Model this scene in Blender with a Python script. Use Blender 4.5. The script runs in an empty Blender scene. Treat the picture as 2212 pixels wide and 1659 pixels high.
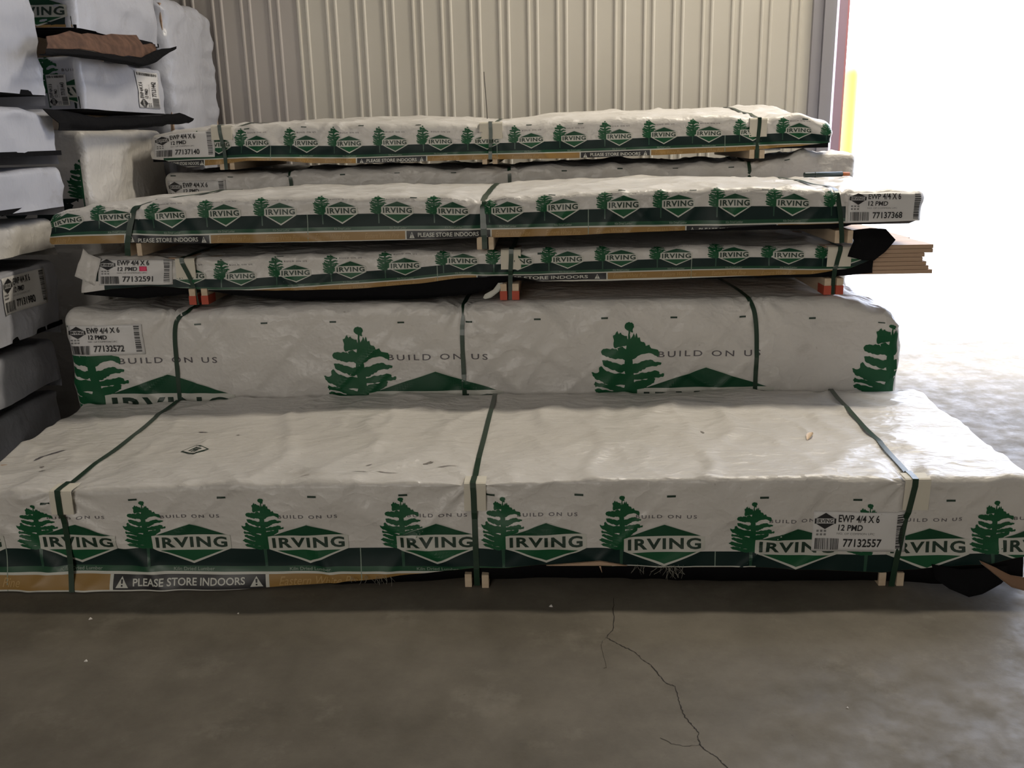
import bpy, bmesh, math, random
from mathutils import Vector, Matrix, noise
from mathutils.geometry import tessellate_polygon
from mathutils.bvhtree import BVHTree
random.seed(7)
S = bpy.context.scene
COL = S.collection

# ------------------------------------------------------------------ camera
cam = bpy.data.cameras.new('camera'); cam.sensor_width = 36.0; cam.sensor_fit = 'HORIZONTAL'
cam.lens = 1991.0 / 2212.0 * 36.0; cam.clip_start = 0.05; cam.clip_end = 200
camo = bpy.data.objects.new('camera', cam); COL.objects.link(camo)
R = Matrix(((0.99916, 0.0117, 0.0384), (0.0332, 0.2613, -0.9647), (-0.0214, 0.9652, 0.2607))).to_quaternion().to_matrix()
camo.matrix_world = Matrix.Translation((0, 0, 1.48)) @ R.to_4x4()
S.camera = camo

# ------------------------------------------------------------------ view, world, lamps
S.view_settings.view_transform = 'Standard'; S.view_settings.look = 'None'
S.view_settings.gamma = 1.0; S.view_settings.use_curve_mapping = False
S.view_settings.exposure = 0.0
W = bpy.data.worlds.new('overcast_sky'); S.world = W; W.use_nodes = True
bg = W.node_tree.nodes['Background']; bg.inputs[0].default_value = (0.80, 0.87, 1.06, 1); bg.inputs[1].default_value = 5.5

def area(name, loc, size, power, color, rot=(0, 0, 0), portal=False):
    l = bpy.data.lights.new(name, 'AREA'); l.shape = 'RECTANGLE'; l.size, l.size_y = size
    l.energy = power; l.color = color
    o = bpy.data.objects.new(name, l); o.location = loc; o.rotation_euler = rot; COL.objects.link(o)
    if portal: l.cycles.is_portal = True
    return o
WARM = (1.0, 0.90, 0.74)
area('ceiling_lamp', (2.5, 5.30, 5.5), (2.2, 0.30), 230, WARM)
area('front_fill', (-2.3, -5.6, 3.0), (3.2, 3.6), 178, (1.0, .93, .84), (math.radians(82), 0, 0))  # added fill behind the camera, brightens the front faces of the packs
sl = bpy.data.lights.new('sun', 'SUN'); sl.energy = 9; sl.angle = math.radians(14); sl.color = (1, .97, .92)
so = bpy.data.objects.new('sun', sl); COL.objects.link(so); so.location = (5, 12, 12); so.rotation_euler = (math.radians(-15), 0, 0)
area('door_daylight', (4.6, 6.5, 2.3), (5.4, 4.6), 10, (1, 1, 1), (math.radians(-90), 0, 0), portal=True)
area('side_door_daylight', (7.75, 5.55, 1.8), (3.6, 1.3), 10, (1, 1, 1), (0, math.radians(90), 0), portal=True)

# ------------------------------------------------------------------ materials
MATS = {}
def mat(name, col, rough=0.6, spec=0.5, col2=None, nscale=8.0, bump=0.0, bscale=40.0, bdist=0.003, metal=0.0, stretch=(1, 1, 1), lo=.35, hi=.7):
    m = bpy.data.materials.new(name); m.use_nodes = True
    nt = m.node_tree; b = nt.nodes['Principled BSDF']
    b.inputs['Base Color'].default_value = (*col, 1); b.inputs['Roughness'].default_value = rough
    b.inputs['Specular IOR Level'].default_value = spec; b.inputs['Metallic'].default_value = metal
    if col2 or bump:
        tc = nt.nodes.new('ShaderNodeTexCoord'); mp = nt.nodes.new('ShaderNodeMapping')
        mp.inputs['Scale'].default_value = stretch
        nt.links.new(tc.outputs['Object'], mp.inputs[0])
    if col2:
        n = nt.nodes.new('ShaderNodeTexNoise'); n.inputs['Scale'].default_value = nscale; n.inputs['Detail'].default_value = 6
        nt.links.new(mp.outputs[0], n.inputs['Vector'])
        r = nt.nodes.new('ShaderNodeValToRGB'); r.color_ramp.elements[0].position = lo; r.color_ramp.elements[1].position = hi
        r.color_ramp.elements[0].color = (*col, 1); r.color_ramp.elements[1].color = (*col2, 1)
        nt.links.new(n.outputs[0], r.inputs[0]); nt.links.new(r.outputs[0], b.inputs['Base Color'])
    if bump:
        n2 = nt.nodes.new('ShaderNodeTexNoise'); n2.inputs['Scale'].default_value = bscale; n2.inputs['Detail'].default_value = 4
        nt.links.new(mp.outputs[0], n2.inputs['Vector'])
        bp = nt.nodes.new('ShaderNodeBump'); bp.inputs['Strength'].default_value = bump; bp.inputs['Distance'].default_value = bdist
        nt.links.new(n2.outputs[0], bp.inputs['Height']); nt.links.new(bp.outputs[0], b.inputs['Normal'])
    MATS[name] = m
    return m

def wrap_material(name, col, rough=0.34, bstr=.6):
    """white woven plastic: faint mottling, scuffed grey grime in patches, fine crumple"""
    m = bpy.data.materials.new(name); m.use_nodes = True; nt = m.node_tree; N = nt.nodes; Lk = nt.links
    b = N['Principled BSDF']; b.inputs['Roughness'].default_value = rough; b.inputs['Specular IOR Level'].default_value = 0.45
    tc = N.new('ShaderNodeTexCoord')
    def nz(scale, det, sc=(1, 1, 1), rough_=.55):
        mp = N.new('ShaderNodeMapping'); mp.inputs['Scale'].default_value = sc; Lk.new(tc.outputs['Object'], mp.inputs[0])
        n = N.new('ShaderNodeTexNoise'); n.inputs['Scale'].default_value = scale; n.inputs['Detail'].default_value = det
        n.inputs['Roughness'].default_value = rough_; Lk.new(mp.outputs[0], n.inputs['Vector']); return n.outputs[0]
    def ramp(src, a, b_, c0, c1):
        r = N.new('ShaderNodeValToRGB'); r.color_ramp.elements[0].position = a; r.color_ramp.elements[1].position = b_
        r.color_ramp.elements[0].color = (*c0, 1); r.color_ramp.elements[1].color = (*c1, 1); Lk.new(src, r.inputs[0]); return r.outputs[0]
    def mul(a, b_):
        x = N.new('ShaderNodeMix'); x.data_type = 'RGBA'; x.blend_type = 'MULTIPLY'; x.inputs[0].default_value = 1
        Lk.new(a, x.inputs[6]); Lk.new(b_, x.inputs[7]); return x.outputs[2]
    base = ramp(nz(3.0, 5), .3, .75, [c * .9 for c in col], col)
    dirt = ramp(nz(2.2, 9, (1, 1.6, 2.4), .68), .60, .78, (1, 1, 1), (.70, .68, .65))
    spots = ramp(nz(38, 3, (1, 1, 1), .6), .70, .78, (1, 1, 1), (.72, .70, .67))
    Lk.new(mul(mul(base, dirt), spots), b.inputs['Base Color'])
    a = nz(26, 6, (1, 1, 1), .6)
    mr = N.new('ShaderNodeMath'); mr.operation = 'MULTIPLY'; mr.inputs[1].default_value = .5; Lk.new(a, mr.inputs[0])
    c = nz(7.5, 3, (1, 2.0, 1.3), .5)
    sub = N.new('ShaderNodeMath'); sub.operation = 'SUBTRACT'; sub.inputs[1].default_value = .5; Lk.new(c, sub.inputs[0])
    ab = N.new('ShaderNodeMath'); ab.operation = 'ABSOLUTE'; Lk.new(sub.outputs[0], ab.inputs[0])
    m2 = N.new('ShaderNodeMath'); m2.operation = 'MULTIPLY_ADD'; m2.inputs[1].default_value = -3.2
    Lk.new(ab.outputs[0], m2.inputs[0]); Lk.new(mr.outputs[0], m2.inputs[2])
    bp = N.new('ShaderNodeBump'); bp.inputs['Strength'].default_value = bstr; bp.inputs['Distance'].default_value = .010
    Lk.new(m2.outputs[0], bp.inputs['Height']); Lk.new(bp.outputs[0], b.inputs['Normal'])
    MATS[name] = m; return m

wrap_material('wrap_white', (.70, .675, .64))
wrap_material('wrap_doorlight_tint', (.52, .535, .60), .3, .3)  # blue of the door daylight tinted into the wrap colour for stack ends
mat('print_green', (.010, .090, .035), .45, .3)
mat('print_green_dark', (.008, .062, .028), .45, .3)
mat('print_band', (.005, .020, .018), .5, .28)
mat('print_stripe', (.012, .070, .032), .40, .45)
mat('print_trunk', (.022, .075, .045), .40)
mat('print_white', (.58, .58, .525), .45)
mat('print_gold', (.31, .180, .050), .45)
mat('print_gold_light', (.46, .30, .12), .45)
mat('print_black', (.010, .010, .012), .42)
mat('print_letter', (.016, .040, .026), .45)
mat('print_grey', (.11, .10, .11), .5)
mat('print_pale_text', (.26, .33, .27), .5)
mat('smudge', (.22, .20, .18), .7)
mat('liner_black', (.007, .007, .008), .85, .08, bump=.5, bscale=14, bdist=.01)
mat('strap_green', (.013, .040, .022), .3, .6)
mat('cardboard_white', (.68, .64, .54), .75)
mat('label_white', (.70, .69, .68), .42, bump=.2, bscale=20, bdist=.004)
mat('ink', (.018, .018, .02), .5)
mat('ink_grey', (.20, .20, .20), .5)
mat('pink', (.80, .045, .14), .5)
mat('pine', (.42, .275, .18), .6, .3, (.52, .37, .26), 14, bump=.3, bscale=60, bdist=.001, stretch=(.12, 1, 4))
mat('pine_pale', (.56, .43, .30), .65, .3, (.66, .54, .40), 20, bump=.3, bscale=60, bdist=.001, stretch=(1, .12, 2))
mat('red_paint', (.45, .07, .035), .6)
mat('brown_board', (.085, .045, .030), .75, .3, (.16, .085, .055), 25)
mat('tan_board', (.24, .14, .085), .7)
mat('bar_dark', (.02, .035, .035), .4)
mat('bar_orange', (.5, .16, .06), .5)
mat('fibre', (.30, .29, .24), .6)
mat('wire', (.05, .045, .04), .5, metal=.5)
mat('wall_paint', (.62, .59, .525), .50, .35, (.67, .64, .575), 1.3, bump=.12, bscale=30, bdist=.002)
mat('wall_back_darker', (.50, .465, .44), .50, .35, (.55, .51, .48), 1.3, bump=.12, bscale=30, bdist=.002)  # darker, slightly pinker base colour for the left strip of the back wall
mat('wall_dull', (.26, .24, .20), .7)
mat('jamb_grey', (.34, .33, .36), .45)
mat('post_mauve', (.42, .30, .36), .45)
mat('post_red', (.60, .27, .28), .5)
mat('yellow_paint', (.92, .80, .20), .5)
mat('ceiling_steel', (.22, .22, .21), .7)
mat('ground_out', (.50, .49, .47), .9, .3, (.42, .42, .41), 3)
mat('crack_dark', (.022, .019, .015), .9)
mat('chip_white', (.75, .72, .68), .7)
mat('shaving', (.72, .55, .38), .6)

def floor_material():
    m = bpy.data.materials.new('concrete_floor'); m.use_nodes = True; nt = m.node_tree; N = nt.nodes; Lk = nt.links
    b = N['Principled BSDF']; b.inputs['Specular IOR Level'].default_value = .20
    tc = N.new('ShaderNodeTexCoord')
    def nz(scale, det, rg=.6):
        n = N.new('ShaderNodeTexNoise'); n.inputs['Scale'].default_value = scale; n.inputs['Detail'].default_value = det
        n.inputs['Roughness'].default_value = rg; Lk.new(tc.outputs['Object'], n.inputs['Vector']); return n.outputs[0]
    def ramp(src, a, b_, c0, c1):
        r = N.new('ShaderNodeValToRGB'); r.color_ramp.elements[0].position = a; r.color_ramp.elements[1].position = b_
        r.color_ramp.elements[0].color = (*c0, 1); r.color_ramp.elements[1].color = (*c1, 1); Lk.new(src, r.inputs[0]); return r
    def mixc(f, a, b_):
        x = N.new('ShaderNodeMix'); x.data_type = 'RGBA'; Lk.new(f, x.inputs[0]); Lk.new(a, x.inputs[6]); Lk.new(b_, x.inputs[7]); return x.outputs[2]
    base = ramp(nz(2.2, 10, .68), .32, .68, (.105, .093, .074), (.182, .163, .132)).outputs[0]
    pale = N.new('ShaderNodeRGB'); pale.outputs[0].default_value = (.22, .20, .165, 1)
    fac = ramp(nz(3.1, 12, .72), .56, .72, (0, 0, 0), (.8, .8, .8)).outputs[0]
    c = mixc(fac, base, pale.outputs[0])
    dark = N.new('ShaderNodeRGB'); dark.outputs[0].default_value = (.06, .052, .042, 1)
    fac2 = ramp(nz(45, 4, .7), .66, .76, (0, 0, 0), (.5, .5, .5)).outputs[0]
    c = mixc(fac2, c, dark.outputs[0])
    Lk.new(c, b.inputs['Base Color'])
    rr = ramp(nz(9, 9, .7), .36, .64, (.36, .36, .36), (.72, .72, .72)); Lk.new(rr.outputs[0], b.inputs['Roughness'])
    bp = N.new('ShaderNodeBump'); bp.inputs['Strength'].default_value = .25; bp.inputs['Distance'].default_value = .002
    Lk.new(nz(60, 5), bp.inputs['Height']); Lk.new(bp.outputs[0], b.inputs['Normal'])
    MATS['concrete_floor'] = m
floor_material()

# ------------------------------------------------------------------ mesh helpers
class MB:
    def __init__(s): s.v = []; s.f = []; s.m = []; s.names = []; s.smooth = []
    def mi(s, name):
        if name not in s.names: s.names.append(name)
        return s.names.index(name)
    def add(s, vs, fs, mname, smooth=False):
        o = len(s.v); s.v.extend([tuple(p) for p in vs]); k = s.mi(mname)
        for f in fs:
            s.f.append(tuple(i + o for i in f)); s.m.append(k); s.smooth.append(smooth)
    def box(s, x0, x1, y0, y1, z0, z1, mname, bev=0):
        vs = [(x, y, z) for z in (z0, z1) for y in (y0, y1) for x in (x0, x1)]
        s.add(vs, [(0, 2, 3, 1), (4, 5, 7, 6), (0, 1, 5, 4), (2, 6, 7, 3), (0, 4, 6, 2), (1, 3, 7, 5)], mname)
    def build(s, name, parent=None, weld=False, bevel=0):
        me = bpy.data.meshes.new(name); me.from_pydata(s.v, [], s.f)
        for n in s.names: me.materials.append(MATS[n])
        me.polygons.foreach_set('material_index', s.m); me.polygons.foreach_set('use_smooth', s.smooth)
        me.update()
        if weld or bevel:
            b = bmesh.new(); b.from_mesh(me); bmesh.ops.remove_doubles(b, verts=b.verts, dist=1e-5)
            if bevel: bmesh.ops.bevel(b, geom=list(b.edges), offset=bevel, segments=2, affect='EDGES', profile=.6)
            b.to_mesh(me); b.free()
        o = bpy.data.objects.new(name, me); COL.objects.link(o)
        if parent:
            o.parent = parent
            if parent.type == 'EMPTY': o.matrix_parent_inverse = Matrix.Translation(-parent.location)
        return o

def lin(pts, x):
    """piecewise linear function, eased a little at its knots"""
    if x <= pts[0][0]: return pts[0][1]
    for (a, b), (c, d) in zip(pts, pts[1:]):
        if x <= c:
            t = (x - a) / (c - a); t = t * .5 + .5 * (t * t * (3 - 2 * t)); return b + (d - b) * t
    return pts[-1][1]

def sst(a, b, x):
    t = min(1, max(0, (x - a) / (b - a))); return t * t * (3 - 2 * t)

def thing(name, label, cat, loc, group=None):
    if cat == 'lumber pack': group = 'wrapped lumber packs in the stacks'
    o = bpy.data.objects.new(name, None); o.empty_display_size = .1; COL.objects.link(o)
    o.location = loc; o['label'] = label; o['category'] = cat
    if group: o['group'] = group
    return o
def tag(o, label, cat, group=None):
    o['label'] = label; o['category'] = cat
    if group: o['group'] = group
    return o
def struct(o): o['kind'] = 'structure'; return o

# ------------------------------------------------------------------ print templates (metres at scale 1; (0,0) = middle of the diamond, top of the dark band)
def polys2d(polys):
    b = bmesh.new()
    for p in polys:
        tri = tessellate_polygon([[Vector((x, y, 0)) for x, y in p]])
        vs = [b.verts.new((x, y, 0)) for x, y in p]
        for t in tri:
            try: b.faces.new([vs[i] for i in t])
            except ValueError: pass
    return b
def cut(b, gx, gy):
    if not b.verts: return b
    for ax, g in ((0, gx), (1, gy)):
        lo = min(v.co[ax] for v in b.verts); hi = max(v.co[ax] for v in b.verts)
        k = math.floor(lo / g) + 1
        while k * g < hi:
            n = Vector((0, 0, 0)); n[ax] = 1; p = Vector((0, 0, 0)); p[ax] = k * g
            bmesh.ops.bisect_plane(b, geom=list(b.verts) + list(b.edges) + list(b.faces), plane_co=p, plane_no=n)
            k += 1
    return b
def flat(b):
    b.verts.index_update(); r = ([(v.co.x, v.co.y) for v in b.verts], [])
    for f in b.faces:
        idx = [v.index for v in f.verts]
        if f.normal.z < 0: idx.reverse()
        r[1].append(tuple(idx))
    b.free(); return r
def tpl(polys, gx=.010, gy=.010): 
    b = cut(polys2d(polys), gx, gy); b.normal_update(); return flat(b)

_tc = {}
def text_raw(s, bold=0.0, shear=0.0, spacing=1.0):
    key = (s, bold, shear, spacing)
    if key in _tc: return _tc[key]
    c = bpy.data.curves.new('t', 'FONT'); c.body = s; c.offset = bold; c.shear = shear; c.space_character = spacing; c.resolution_u = 3
    o = bpy.data.objects.new('t', c); COL.objects.link(o)
    bpy.context.view_layer.update()
    me = o.evaluated_get(bpy.context.evaluated_depsgraph_get()).to_mesh()
    vs = [(v.co.x, v.co.y) for v in me.vertices]; fs = [tuple(p.vertices) for p in me.polygons]
    o.evaluated_get(bpy.context.evaluated_depsgraph_get()).to_mesh_clear()
    bpy.data.objects.remove(o); bpy.data.curves.remove(c)
    x0 = min(v[0] for v in vs); x1 = max(v[0] for v in vs); y0 = min(v[1] for v in vs); y1 = max(v[1] for v in vs)
    vs = [((x - x0) / (x1 - x0), (y - y0) / (y1 - y0)) for x, y in vs]
    _tc[key] = (vs, fs); return _tc[key]
def text(s, x0, x1, y0, y1, bold=0.0, shear=0.0, g=.010, spacing=1.0):
    vs, fs = text_raw(s, bold, shear, spacing)
    b = bmesh.new(); V = [b.verts.new((x0 + (x1 - x0) * x, y0 + (y1 - y0) * y, 0)) for x, y in vs]
    for f in fs:
        try: b.faces.new([V[i] for i in f])
        except ValueError: pass
    bmesh.ops.triangulate(b, faces=b.faces); 
    if g: cut(b, g, g)
    b.normal_update(); return flat(b)

TREE_L = [  # traced outline, clump by clump, x right / y down
 [(720,150),(722,122),(735,108),(765,100),(790,106),(808,120),(813,142),(800,160),(804,186),(780,184),(770,176),(748,172),(735,164)],
 [(755,165),(770,165),(776,300),(748,300)],
 [(605,215),(628,205),(650,175),(665,205),(685,190),(700,210),(745,222),(757,260),(757,305),(700,318),(660,325),(625,337),(610,300),(613,250)],
 [(770,262),(785,240),(808,195),(822,238),(835,193),(850,240),(870,235),(880,275),(912,282),(930,320),(965,308),(985,345),(1050,358),(1062,400),(1050,432),(1020,415),(985,395),(920,400),(870,412),(840,432),(800,450),(760,425),(748,330)],
 [(745,280),(785,280),(800,450),(816,600),(830,800),(832,975),(735,975),(725,800),(727,620),(725,440)],
 [(488,376),(510,352),(560,350),(640,352),(690,385),(730,420),(748,452),(700,432),(610,430),(540,415),(500,400)],
 [(650,345),(700,330),(750,360),(750,450),(700,420),(668,380)],
 [(498,462),(550,460),(620,480),(690,500),(745,488),(748,545),(700,567),(640,552),(570,530),(510,500)],
 [(785,500),(870,490),(935,468),(1000,468),(1030,485),(1088,490),(1080,510),(1020,520),(960,525),(900,547),(860,572),(785,577)],
 [(392,576),(440,585),(470,570),(468,538),(490,524),(530,560),(600,582),(700,592),(775,600),(792,690),(700,686),(600,692),(520,672),(470,642),(430,632),(405,606)],
 [(800,610),(880,590),(960,580),(1040,572),(1065,580),(1070,600),(1118,597),(1110,626),(1040,630),(960,640),(880,645),(810,642)],
 [(418,697),(432,672),(450,682),(520,690),(600,705),(700,725),(765,742),(752,772),(640,762),(560,732),(470,716),(432,718)],
 [(795,692),(860,670),(940,665),(1000,642),(1032,655),(1020,690),(970,712),(920,742),(905,775),(800,778)],
 [(425,752),(470,738),(520,750),(600,765),(720,772),(745,850),(640,842),(560,822),(470,782),(440,774)],
 [(800,760),(930,762),(1010,748),(1040,760),(985,800),(900,835),(800,860)],
 [(385,838),(430,812),(500,828),(600,850),(760,860),(760,930),(620,915),(520,890),(430,865)],
 [(800,850),(900,838),(965,850),(930,900),(860,930),(800,950)],
 [(410,915),(470,898),(560,915),(660,935),(760,930),(820,935),(870,945),(850,985),(700,990),(560,965),(470,945)],
]
def jag(poly):
    out = []
    rnd = random.Random(len(poly) * 31 + int(poly[0][0]))
    for (a, b), (c, d) in zip(poly, poly[1:] + poly[:1]):
        out.append((a, b)); L = math.hypot(c - a, d - b); n = int(L // 24)
        for k in range(1, n + 1):
            t = k / (n + 1); j = rnd.uniform(-6, 6)
            out.append((a + (c - a) * t - (d - b) / L * j, b + (d - b) * t + (c - a) / L * j))
    return out
def fuller(p, k):
    c = sum(q[1] for q in p) / len(p); return [(x, c + (y - c) * k) for x, y in p]
TREE_L = [p if i < 5 else fuller(p, 1.2) for i, p in enumerate(TREE_L)]
def treepoly(p): return [((x - 765) * 1.98e-4, (985 - y) * 2.06e-4) for x, y in jag(p)]
T = {}
def prepare():
    T['tree'] = tpl([treepoly(p) for p in TREE_L])
    T['tree_top'] = tpl([treepoly(TREE_L[0]), treepoly(TREE_L[1])])
    T['tree2'] = tpl([treepoly(p) for p in TREE_L], .005, .005)
    T['trunk'] = tpl([[(-.005, -.068), (.004, -.068), (.005, 0), (-.006, 0)]])
    T['halo'] = tpl([[(-.135, .0), (-.135, .0475), (-.122, .0495), (0, .0925), (.122, .0495), (.135, .0475), (.135, 0), (0, -.055)]])
    T['roof'] = tpl([[(-.120, .0505), (.120, .0505), (0, .090)]])
    T['keel'] = tpl([[(-.108, -.005), (0, -.046), (.108, -.005)]])
    T['name'] = text('IRVING', -.122, .122, .004, .043, bold=.032, spacing=1.14)
    for k_ in ('halo', 'roof', 'keel'): T[k_ + '2'] = T[k_]
    T['halo2'] = tpl([[(-.135, .0), (-.135, .0475), (-.122, .0495), (0, .0925), (.122, .0495), (.135, .0475), (.135, 0), (0, -.055)]], .0045, .0045)
    T['roof2'] = tpl([[(-.120, .0505), (.120, .0505), (0, .090)]], .0045, .0045)
    T['name2'] = text('IRVING', -.122, .122, .004, .043, bold=.032, spacing=1.14, g=.0045)
    T['slogan'] = text('BUILD ON US', -.095, .105, .113, .125, bold=.008, spacing=1.35)
    T['kiln'] = text('Kiln Dried Lumber', -.075, .075, -.085, -.073, bold=.01)
    T['dash'] = tpl([[(-.0145, -.0035), (.0145, -.0035), (.0145, .0035), (-.0145, .0035)]])
    T['pine'] = text('Eastern White Pine', -.16, .16, -.140, -.106, shear=.35)
    T['store'] = text('PLEASE STORE INDOORS', -.20, .20, -.136, -.109, bold=.018)
    T['warn'] = tpl([[(-.022, -.143), (.022, -.143), (0, -.104)]])
    T['bang'] = tpl([[(-.0028, -.128), (.0028, -.128), (.0035, -.114), (-.0035, -.114)], [(-.003, -.138), (.003, -.138), (.003, -.132), (-.003, -.132)]])
prepare()

# ------------------------------------------------------------------ the wrapped shell of a pack
class Shell:
    def __init__(s, X0, X1, Y0, Y1, Z0, Z1, r=.03, seed=0, top=None, hem=None, flare=None, pinch=(), bulge=.012, wr=1.0, cap=None, back=None):
        s.X0, s.X1, s.Y0, s.Y1, s.Z0, s.Z1, s.r, s.seed = X0, X1, Y0, Y1, Z0, Z1, r, seed
        s.top = top or [(0, 0)]; s.hem = hem or [(0, Z0)]; s.flare = flare or [(0, 0)]; s.pinch = pinch; s.bulge = bulge; s.wr = wr; s.back = back or [(0, 0)]; s.dy = None; s.bvh = None; s.cap = cap; s.backhem = Z0; s.crumple = []
        s.so = Vector((seed * 7.31, seed * 3.17, seed * 5.77))
    def disp(s, P, n):
        N = noise.noise; q = P + s.so; w = s.wr
        d = .010 * w * N(Vector((q.x * 1.3, q.y * 2.2, q.z * 2.4)))
        d += .0075 * w * N(Vector((q.x * 4.5 + q.z * 3, q.y * 5, q.z * 6)))
        a = N(Vector((q.x * 2.6 + q.z * 2.2, q.y * 2.9 - q.x, q.z * 3.1 + q.x * .9)) + Vector((5, 1, 2)))
        d += .0075 * w * math.exp(-(a * 8.5) ** 2)
        a = N(Vector((q.x * 5.2 - q.z * 5, q.y * 4.0 + q.x, q.z * 2.1)) + Vector((9, 4, 2)))
        d += .0045 * w * math.exp(-(a * 7.5) ** 2)
        for a0, a1, am in s.crumple:
            k = sst(a0, a1, P.x)
            if k > 0: d += am * k * (N(Vector((q.x * 9, q.y * 7, q.z * 9))) + .8 * (1 - abs(N(Vector((q.x * 6 + q.z * 5, q.y * 6, q.z * 8 - q.x * 3)) * 1.3)) * 4) * .5)
        d -= .006 * w
        for xs, amp in s.pinch:
            u = P.x - xs
            if abs(u) < .5:
                e = max(0.0, 1 - math.hypot(P.y - s.Y0, (P.z - s.Z1)) / .22) if P.y < s.Y1 - .2 else 0
                d -= amp * math.exp(-(u / .05) ** 2) * (.25 + .75 * e)
                if e > 0:
                    ang = math.atan2(abs(P.z - s.Z1) + abs(P.y - s.Y0), u)
                    d += .0060 * w * e * math.exp(-abs(u) / .18) * math.sin(ang * 11 + 3 * N(q * 3))
        return d
    def pt(s, x, y, z):
        r = s.r
        q = Vector((min(max(x, s.X0 + r), s.X1 - r), min(max(y, s.Y0 + r), s.Y1 - r), min(z, s.Z1 - r)))
        D = Vector((x, y, z)) - q; L = D.length
        n = D / L if L > 1e-9 else Vector((0, 0, 1))
        P = q + n * r
        d = s.disp(P, n)
        P = P + n * d
        f = sst(s.Z1 - .16, s.Z1 - .01, z)
        fy = min(1, max(0, (y - s.Y0) / (s.Y1 - s.Y0)))
        P.z += f * (lin(s.top, x) + sst(0, 1, fy) * lin(s.back, x))
        dist = min([abs(x - xs) for xs, _ in s.pinch] + [9])
        b = s.bulge * (1 - math.exp(-(dist / .28) ** 2)) if s.pinch else 0
        P.z += f * b
        if y < s.Y0 + .01:
            h = lin(s.hem, x)
            P.y -= lin(s.flare, x) * (1 - sst(0, .09, z - h))
        if s.cap is not None and P.z > s.cap - .004: P.z = s.cap - .004 * math.exp(-(P.z - s.cap + .004) / .02)
        return P, n
    def F(s, x, v):                      # the front face, running on over the top edge
        return s.snap(s.pt(x, s.Y0, v) if v <= s.Z1 else s.pt(x, s.Y0 + (v - s.Z1), s.Z1))
    def snap(s, Pn):
        if s.bvh is None: return Pn
        h = s.bvh.find_nearest(Pn[0], .03)
        return (h[0], Pn[1]) if h[0] is not None else Pn
    def top_map(s, x, y): return s.snap(s.pt(x, y, s.Z1))
    def right(s, y, z): return s.snap(s.pt(s.X1, y, z))
    def skin(s, mb, mname, du=.018, off=0.0, hem=None, bottom=False, topface=True, x_from=None):
        hem = hem or s.hem
        nx = max(8, int((s.X1 - s.X0) / du)); 
        def spaced(a, b, n, m): # denser at the rounded ends
            inner = [a + (b - a) * i / n for i in range(n + 1)]
            e = [s.r * k for k in (.12, .3, .55, .8)]
            return sorted(set([round(t, 5) for t in inner if a + s.r < t < b - s.r] + [a, b] + [a + t for t in e] + [b - t for t in e] + [a + s.r, b - s.r]))
        xs = spaced(s.X0, s.X1, nx, 0); dy = s.dy or du
        ys = spaced(s.Y0, s.Y1, max(5, int((s.Y1 - s.Y0) / max(.022, dy * 1.6))), 0); nt = max(5, int((s.Z1 - s.Z0) / (dy * .9)))
        tt = sorted(set([round(i / nt, 5) for i in range(nt + 1)] + [1 - s.r * k / (s.Z1 - s.Z0) for k in (.15, .35, .6, .85)]))
        def grid(fn, A, B, flip):
            vs = []
            for a in A:
                for b in B:
                    P, n = fn(a, b); vs.append(P + n * off)
            nb = len(B); fs = []
            for i in range(len(A) - 1):
                for j in range(nb - 1):
                    f = (i * nb + j, (i + 1) * nb + j, (i + 1) * nb + j + 1, i * nb + j + 1)
                    fs.append(f[::-1] if flip else f)
            mb.add(vs, fs, mname, True)
        def hz(x): return lin(hem, x)
        def zz(h, t): return h + (s.Z1 - h) * t
        grid(lambda x, t: s.pt(x, s.Y0, zz(hz(x), t)), xs, tt, False)
        grid(lambda x, t: s.pt(x, s.Y1, zz(s.backhem, t)), xs, tt, True)
        if topface: grid(lambda x, y: s.pt(x, y, s.Z1), xs, ys, False)
        for X, fl in ((s.X0, True), (s.X1, False)):
            h0 = hz(X)
            grid(lambda y, t: s.pt(X, y, zz(h0 + (s.Z0 - h0) * sst(s.Y0, s.Y0 + .3, y), t)), ys, tt, fl)
        s.bvh = BVHTree.FromPolygons([Vector(v) for v in mb.v], mb.f)

def put(mb, T_, mname, fn, a0, b0, sa=1, sb=1, off=.0012, clip=None, rot=False, sbn=None, xlim=None):
    """lay a flat template on a surface map"""
    vs, fs = T_; out = []; keep = []; raw = []
    for x, y in vs:
        sby = sb if (y >= 0 or sbn is None) else sbn
        a, b = (a0 - y * sby, b0 + x * sa) if rot else (a0 + x * sa, b0 + y * sby)
        low = False
        if clip:
            h = clip(a) + .0015
            if b < h: b = h; low = True
        if xlim:
            if a < xlim[0]: a = xlim[0]; low = True
            if a > xlim[1]: a = xlim[1]; low = True
        raw.append(low); P, n = fn(a, b); out.append(P + n * (off * 1.35))
    fs2 = [f for f in fs if not all(raw[i] for i in f)]
    if fs2: mb.add(out, fs2, mname)

def strip(mb, mname, fn, xs, lo, hi, off=.0010, nb=3, clip=None):
    """a printed band between two curves lo(x), hi(x)"""
    vs = []
    for x in xs:
        a, b = lo(x), hi(x)
        if clip:
            h = clip(x); a = max(a, h); b = max(b, h + .0001)
        for j in range(nb + 1):
            P, n = fn(x, a + (b - a) * j / nb); vs.append(P + n * off)
    fs = [(i * (nb + 1) + j, (i + 1) * (nb + 1) + j, (i + 1) * (nb + 1) + j + 1, i * (nb + 1) + j + 1) for i in range(len(xs) - 1) for j in range(nb)]
    mb.add(vs, fs, mname, True)

def frange(a, b, d):
    n = max(1, int(round((b - a) / d))); return [a + (b - a) * i / n for i in range(n + 1)]

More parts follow.
